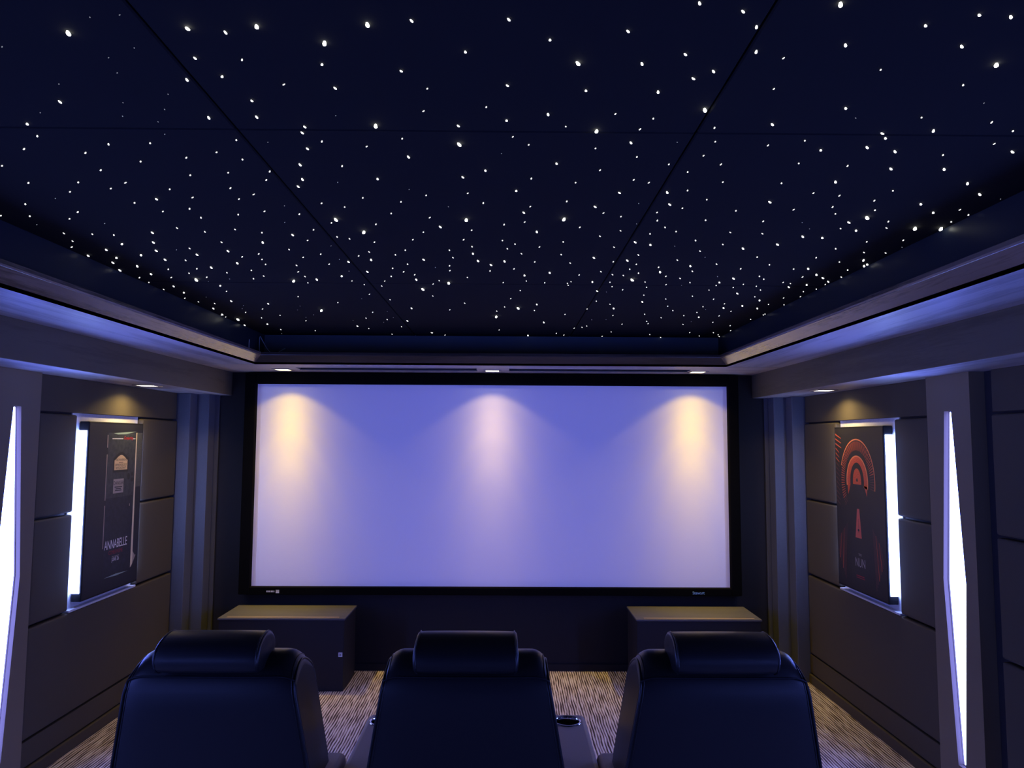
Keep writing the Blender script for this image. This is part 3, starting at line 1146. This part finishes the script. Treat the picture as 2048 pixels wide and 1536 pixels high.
# ------------------------------------------------------------------ fibre optic stars
STARS = '''638,1109,68;-142,1179,68;-334,1189,69;-458,1198,71;-672,1213,74;-229,1238,70;1017,1291,78;229,1300,70;521,1485,77;-199,1577,78;304,1596,78;-19,1676,80;1236,2215,101;283,2254,95;-32,2269,96;-456,2275,97;1452,2323,106;1540,2324,107;-390,2415,100;648,3119,117;-1289,3171,123;-855,3186,102;-164,3208,100;-300,3347,103;158,3818,112;-919,3921,116;40,4090,117;-1501,4239,124;409,1111,45;486,1133,45;882,1137,49;937,1140,49;99,1162,45;-66,1168,45;811,1169,48;525,1176,46;306,1194,46;-396,1208,47;174,1224,46;703,1230,49;912,1231,50;552,1254,48;21,1266,47;424,1267,47;-487,1296,49;351,1300,48;-253,1315,48;493,1326,49;-108,1337,48;461,1355,49;-461,1364,50;-537,1376,51;97,1390,49;-252,1406,50;258,1408,49;405,1409,50;-440,1465,52;-849,1475,55;819,1475,53;187,1514,51;-456,1539,53;-563,1544,54;97,1548,52;691,1555,54;-14,1577,52;1070,1579,57;-989,1586,58;-364,1589,54;960,1598,56;-379,1620,54;983,1624,57;392,1660,54;965,1676,58;1330,1695,61;863,1696,57;1045,1699,59;-392,1712,56;-151,1757,56;225,1794,56;1234,1809,62;1094,1810,61;-439,1814,58;41,1846,57;-23,1896,58;995,1906,61;1360,1909,65;-255,1913,59;-462,1919,60;-491,1977,61;1449,1996,67;125,1999,60;555,2000,61;419,2009,60;876,2078,63;1333,2086,67;-944,2093,65;585,2106,62;364,2133,62;1417,2164,69;149,2194,63;1203,2270,68;-126,2350,66;1272,2358,70;200,2398,66;1121,2432,70;-1128,2443,72;1197,2447,71;-649,2458,69;555,2519,69;1071,2535,72;618,2552,70;-784,2555,71;-1185,2567,74;966,2591,72;-1308,2592,75;-1414,2675,77;-959,2681,74;-1231,2683,76;-31,2693,71;-1100,2738,76;435,2744,72;1492,2747,77;-1319,2750,78;-1534,2765,79;571,2780,73;-232,2791,73;-1438,2795,79;-438,2796,74;-17,2802,73;88,2805,73;1540,2817,79;-1261,2818,78;-537,2835,75;1539,2839,79;843,2864,75;-992,2865,77;32,2868,74;-1498,2873,80;1335,2894,78;-1426,2928,81;-1129,2943,79;742,2967,77;280,2997,76;1414,2997,80;-494,3002,77;-1540,3004,83;175,3051,77;1466,3059,81;-1441,3074,83;1085,3081,80;-619,3087,79;-304,3143,79;-747,3154,80;1522,3129,70;1050,3164,69;482,3167,67;1456,3196,71;1393,3248,71;-1231,3303,72;-1459,3323,73;526,3366,70;1204,3399,72;-1473,3467,75;1371,3561,75;790,3621,73;-1325,3674,77;256,3711,74;1333,3711,76;-1156,3743,77;1253,3775,77;1436,3783,77;672,3807,76;-417,3842,76;-1504,3889,80;1200,4067,80;-1528,4078,82;-497,4259,81;322,4281,81;-1381,4415,85;-1540,4460,86;-839,4471,84;244,4825,87;612,1277,35;-399,1300,35;812,1316,36;1005,1371,38;-348,1394,36;637,1394,36;-63,1406,35;54,1484,36;-81,1506,37;335,1511,37;1006,1516,40;421,1532,37;1174,1534,41;569,1575,38;231,1577,37;1252,1579,42;403,1586,38;113,1634,38;802,1642,40;-149,1649,38;1259,1650,43;-1008,1651,42;593,1652,39;-546,1665,40;-343,1668,39;726,1670,40;151,1679,39;-761,1687,41;-865,1694,42;-241,1697,39;314,1697,39;1177,1719,43;-1089,1728,44;589,1736,40;-622,1740,41;424,1747,40;-951,1749,43;-712,1775,42;844,1781,42;-575,1784,41;649,1790,41;976,1793,43;515,1794,41;-842,1803,43;-330,1822,41;344,1837,41;-1222,1841,46;576,1845,41;-531,1864,42;-978,1865,45;-646,1877,43;-756,1897,44;165,1900,41;445,1905,42;691,1917,43;854,1922,43;491,1926,42;-561,1928,43;288,1931,42;-1093,1958,46;-961,1959,45;-1235,1965,47;1190,1975,46;611,1985,43;-684,1994,44;976,1998,45;-1029,2007,46;-863,2008,45;1060,2017,45;-13,2023,43;-1163,2037,47;-136,2043,43;-636,2047,45;1181,2057,47;687,2062,44;-325,2069,44;-826,2077,46;277,2085,44;-695,2088,45;-218,2102,44;28,2105,44;1085,2117,47;-459,2121,45;-1025,2129,48;1484,2135,49;171,2137,44;635,2141,45;1227,2145,48;979,2146,46;-1366,2148,50;-398,2155,45;805,2161,46;-882,2180,47;567,2184,45;1123,2184,48;1540,2184,50;402,2194,45;-657,2202,47;-978,2211,48;-265,2213,46;-1249,2221,50;-556,2226,47;461,2228,46;-753,2236,47;-146,2252,46;1328,2256,49;1530,2256,51;738,2258,47;584,2264,46;927,2264,48;-1521,2266,52;-1431,2268,51;-885,2269,48;158,2293,46;-1320,2295,51;-477,2317,47;90,2320,46;-333,2328,47;1357,2328,50;624,2338,47;1210,2338,50;343,2345,47;482,2382,48;673,2386,48;-1017,2387,50;-20,2388,47;857,2392,49;-557,2397,48;-826,2400,49;971,2404,49;590,2415,48;-187,2416,48;-940,2429,50;-745,2434,50;421,2448,48;-1442,2460,53;-1347,2468,53;1495,2470,52;-1276,2476,52;-498,2479,49;766,2491,50;1377,2493,52;-460,2503,49;-53,2503,49;-234,2508,49;83,2512,49;300,2523,49;-613,2529,50;878,2542,50;-377,2544,50;128,2556,49;-935,2559,52;-1471,2560,54;1308,2587,53;491,2590,50;220,2594,50;-30,2595,50;100,2621,50;820,2635,51;1437,2638,54;-1519,2641,55;1521,2643,54;-117,2647,50;-1089,2648,53;-282,2651,51;-719,2654,52;-425,2680,51;153,2690,51;600,2696,51;306,2699,51;1064,2715,53;1294,2718,54;-615,2719,52;-330,2720,52;-852,2720,53;-474,2741,52;-113,2758,52;-933,2768,54;-696,2769,53;767,2770,53;1413,2783,55;523,2805,52;-870,2807,54;211,2816,52;-1183,2828,55;939,2830,54;351,2830,53;1155,2834,55;621,2843,53;-303,2866,53;-621,2877,54;-883,2887,55;-134,2888,53;721,2888,54;-763,2900,55;1063,2904,55;1281,2904,56;1508,2913,57;608,2926,54;130,2934,54;-374,2938,54;874,2954,55;-1196,2969,57;29,2972,54;493,2972,54;-139,2973,54;-1322,2983,58;-978,2993,56;657,2994,55;-336,2999,55;-785,3015,56;549,3025,55;411,3037,55;1186,3037,57;-1100,3040,57;599,3040,55;1540,3042,58;1377,3043,58;787,3049,56;-296,3053,55;-1268,3055,58;-404,3085,56;854,3088,56;1224,3091,58;-963,3097,57;-74,3099,55;-785,3102,57;-1220,3127,59;-1380,3139,59;-1523,3144,60;-1025,3151,58;1335,3153,50;186,3161,48;717,3164,48;-204,3168,48;386,3170,48;920,3171,49;562,3174,48;1374,3177,50;-447,3183,48;-595,3185,49;1540,3190,51;271,3194,48;84,3197,48;1171,3199,50;373,3204,48;825,3216,49;1055,3227,50;-806,3230,49;-235,3236,49;1243,3237,50;-1532,3243,52;379,3243,49;-556,3260,49;585,3266,49;1148,3270,50;746,3275,49;-481,3287,49;1540,3289,52;1289,3318,51;1051,3329,50;646,3334,50;1504,3348,52;163,3366,50;-1540,3397,53;-1250,3430,52;768,3456,51;1540,3465,53;1009,3472,52;1318,3477,52;-571,3479,51;1471,3500,53;-268,3512,51;1136,3543,53;-941,3547,53;895,3548,52;121,3565,51;-1529,3608,55;-495,3612,52;556,3615,52;1227,3663,54;1457,3672,55;1540,3679,55;-121,3693,53;636,3697,53;-778,3699,54;-1505,3704,56;949,3739,54;-1438,3746,56;1137,3747,54;88,3791,53;534,3834,54;1004,3866,55;1328,3877,56;-210,3887,54;250,3890,54;-1234,3898,56;44,3916,55;1150,3918,56;1540,3954,57;-648,3977,56;1540,3981,57;873,3984,56;429,4005,55;-1366,4007,58;1103,4020,56;1306,4021,57;704,4031,56;989,4096,57;-1204,4099,58;-1540,4100,59;1519,4131,58;-1540,4167,59;-726,4174,57;-1341,4189,59;-610,4218,58;930,4225,58;1333,4242,59;-1104,4282,59;959,4307,59;1172,4327,59;804,4332,59;1474,4363,60;596,4413,59;571,4464,59;-563,4485,60;529,4501,60;1540,4560,62;-784,4571,61;53,4594,60;-1369,4637,63;782,4649,61;1452,4654,62;1301,4655,62;-1154,4676,62;431,4725,61;-402,4732,62;-392,4743,62;1513,4747,63;1056,4755,62;488,4802,62;1400,4804,63;-674,4812,63;1540,4826,64;-316,4837,62;753,4849,63;1156,4885,64;-553,1162,19;-608,1169,19;-582,1264,20;-821,1264,21;-647,1299,20;-661,1355,21;-803,1401,22;-603,1440,21;1098,1447,22;-717,1480,22;-643,1509,22;863,1522,22;-924,1531,23;-278,1533,21;-752,1544,22;-687,1571,22;-702,1637,23;503,1658,22;-475,1678,22;85,1735,22;-370,1944,24;-179,1997,24;1540,2038,27;-1243,2097,27;493,2102,25;-81,2147,25;-580,2149,26;1057,2278,27;524,2305,26;-630,2317,27;-1234,2345,29;1110,2346,28;-1470,2364,29;1540,2564,30;711,2572,28;-547,2602,28;-1146,2673,30;867,2728,29;-564,2802,30;-195,2922,30;-568,2999,31;1009,3052,32;-1136,3164,33;-1252,3218,28;898,3232,28;575,3391,28;-1412,3582,30;-635,3597,29;-1306,3805,31;-1007,3809,31;1175,3833,31;-1347,3898,32;-1054,3926,31;-564,3954,31;-1006,4079,32;-563,4159,32;-1074,4166,33;685,4181,32;600,4185,32;1200,4233,33;-820,4262,33;-646,4324,33;-1418,4821,36'''
rows = [tuple(int(q) for q in r.split(',')) for r in STARS.split(';')]


def star_bm(bm, cx, cy, cz, r, lx, ly):
    """fibre end: a short tapering stub leaning a little, hanging from the panel"""
    n = 8
    rings = []
    for k, (f, h) in enumerate(((0.55, 0.0), (0.8, -0.7), (1.0, -1.3), (0.85, -1.9), (0.4, -2.25))):
        rings.append([bm.verts.new((cx + lx * h * r + f * r * math.cos(2 * PI * i / n), cy + ly * h * r + f * r * math.sin(2 * PI * i / n), cz + h * r * 0.75)) for i in range(n)])
    for A, B in zip(rings, rings[1:]):
        for i in range(n):
            bm.faces.new((A[i], B[i], B[(i + 1) % n], A[(i + 1) % n]))
    bm.faces.new(list(reversed(rings[-1])))
    bm.faces.new(rings[0])


protos = {}
for key, m in (('big', M_STARB), ('mid', M_STAR), ('small', M_STARS), ('dim', M_STARD)):
    for q in range(4):
        bm = bmesh.new()
        star_bm(bm, 0, 0, 0, 1.0, random.uniform(-0.7, 0.7), random.uniform(-0.5, 0.3))
        me = bpy.data.meshes.new('fibre_star')
        bm.normal_update()
        bm.to_mesh(me)
        bm.free()
        me.materials.append(m)
        protos[key, q] = me
COLN = lambda x: 'left' if x < -0.525 else ('right' if x > 0.535 else 'middle')
ROWN = lambda y: 'nearest the screen' if y > 3.24 else ('second from the screen' if y > 1.61 else 'farthest from the screen')
rest = bmesh.new()
rest_mi = []
for i, (x, y, r) in enumerate(rows):
    x, y, r = x / 1000, y / 1000, 0.5 * r / 10000
    px = i / len(rows)
    dist = math.sqrt((x - 0.1) ** 2 + y * y + 0.5)
    rel = r / (0.5 * 3.2 / 1437.26 * (dist / 3.2) ** 0.65)      # how bright a tip it is
    key = 'big' if rel > 4.2 else ('dim' if rel < 1.5 else 'small' if rel < 2.8 else 'mid')
    if i < 300:
        o = bpy.data.objects.new('fibre_star', protos[key, i % 4])
        COL.objects.link(o)
        o.location = (x, y, ZC - 0.0002)
        o.scale = (r, r, r)
        o.rotation_euler = (0, 0, random.uniform(-0.9, 0.9))
        size = {'big': 'Bright flaring', 'mid': 'Clear white', 'small': 'Small white', 'dim': 'Faint'}[key]
        lab = '%s fibre star in the %s ceiling panel %s' % (size, COLN(x), ROWN(y))
        tag(o, lab, 'star light', '%s stars, %s ceiling panel %s' % (size.lower(), COLN(x), ROWN(y)))
    else:
        n0 = len(rest.faces)
        star_bm(rest, x, y, ZC - 0.0002, r, random.uniform(-0.7, 0.7), random.uniform(-0.5, 0.3))
        rest.faces.ensure_lookup_table()
        for f in range(n0, len(rest.faces)):
            rest.faces[f].material_index = {'dim': 2, 'small': 1}.get(key, 0)
o = obj('star_field', rest, [M_STAR, M_STARS, M_STARD])
tag(o, 'remaining pinprick fibre optic stars scattered over the ceiling', 'star lights', kind='stuff')
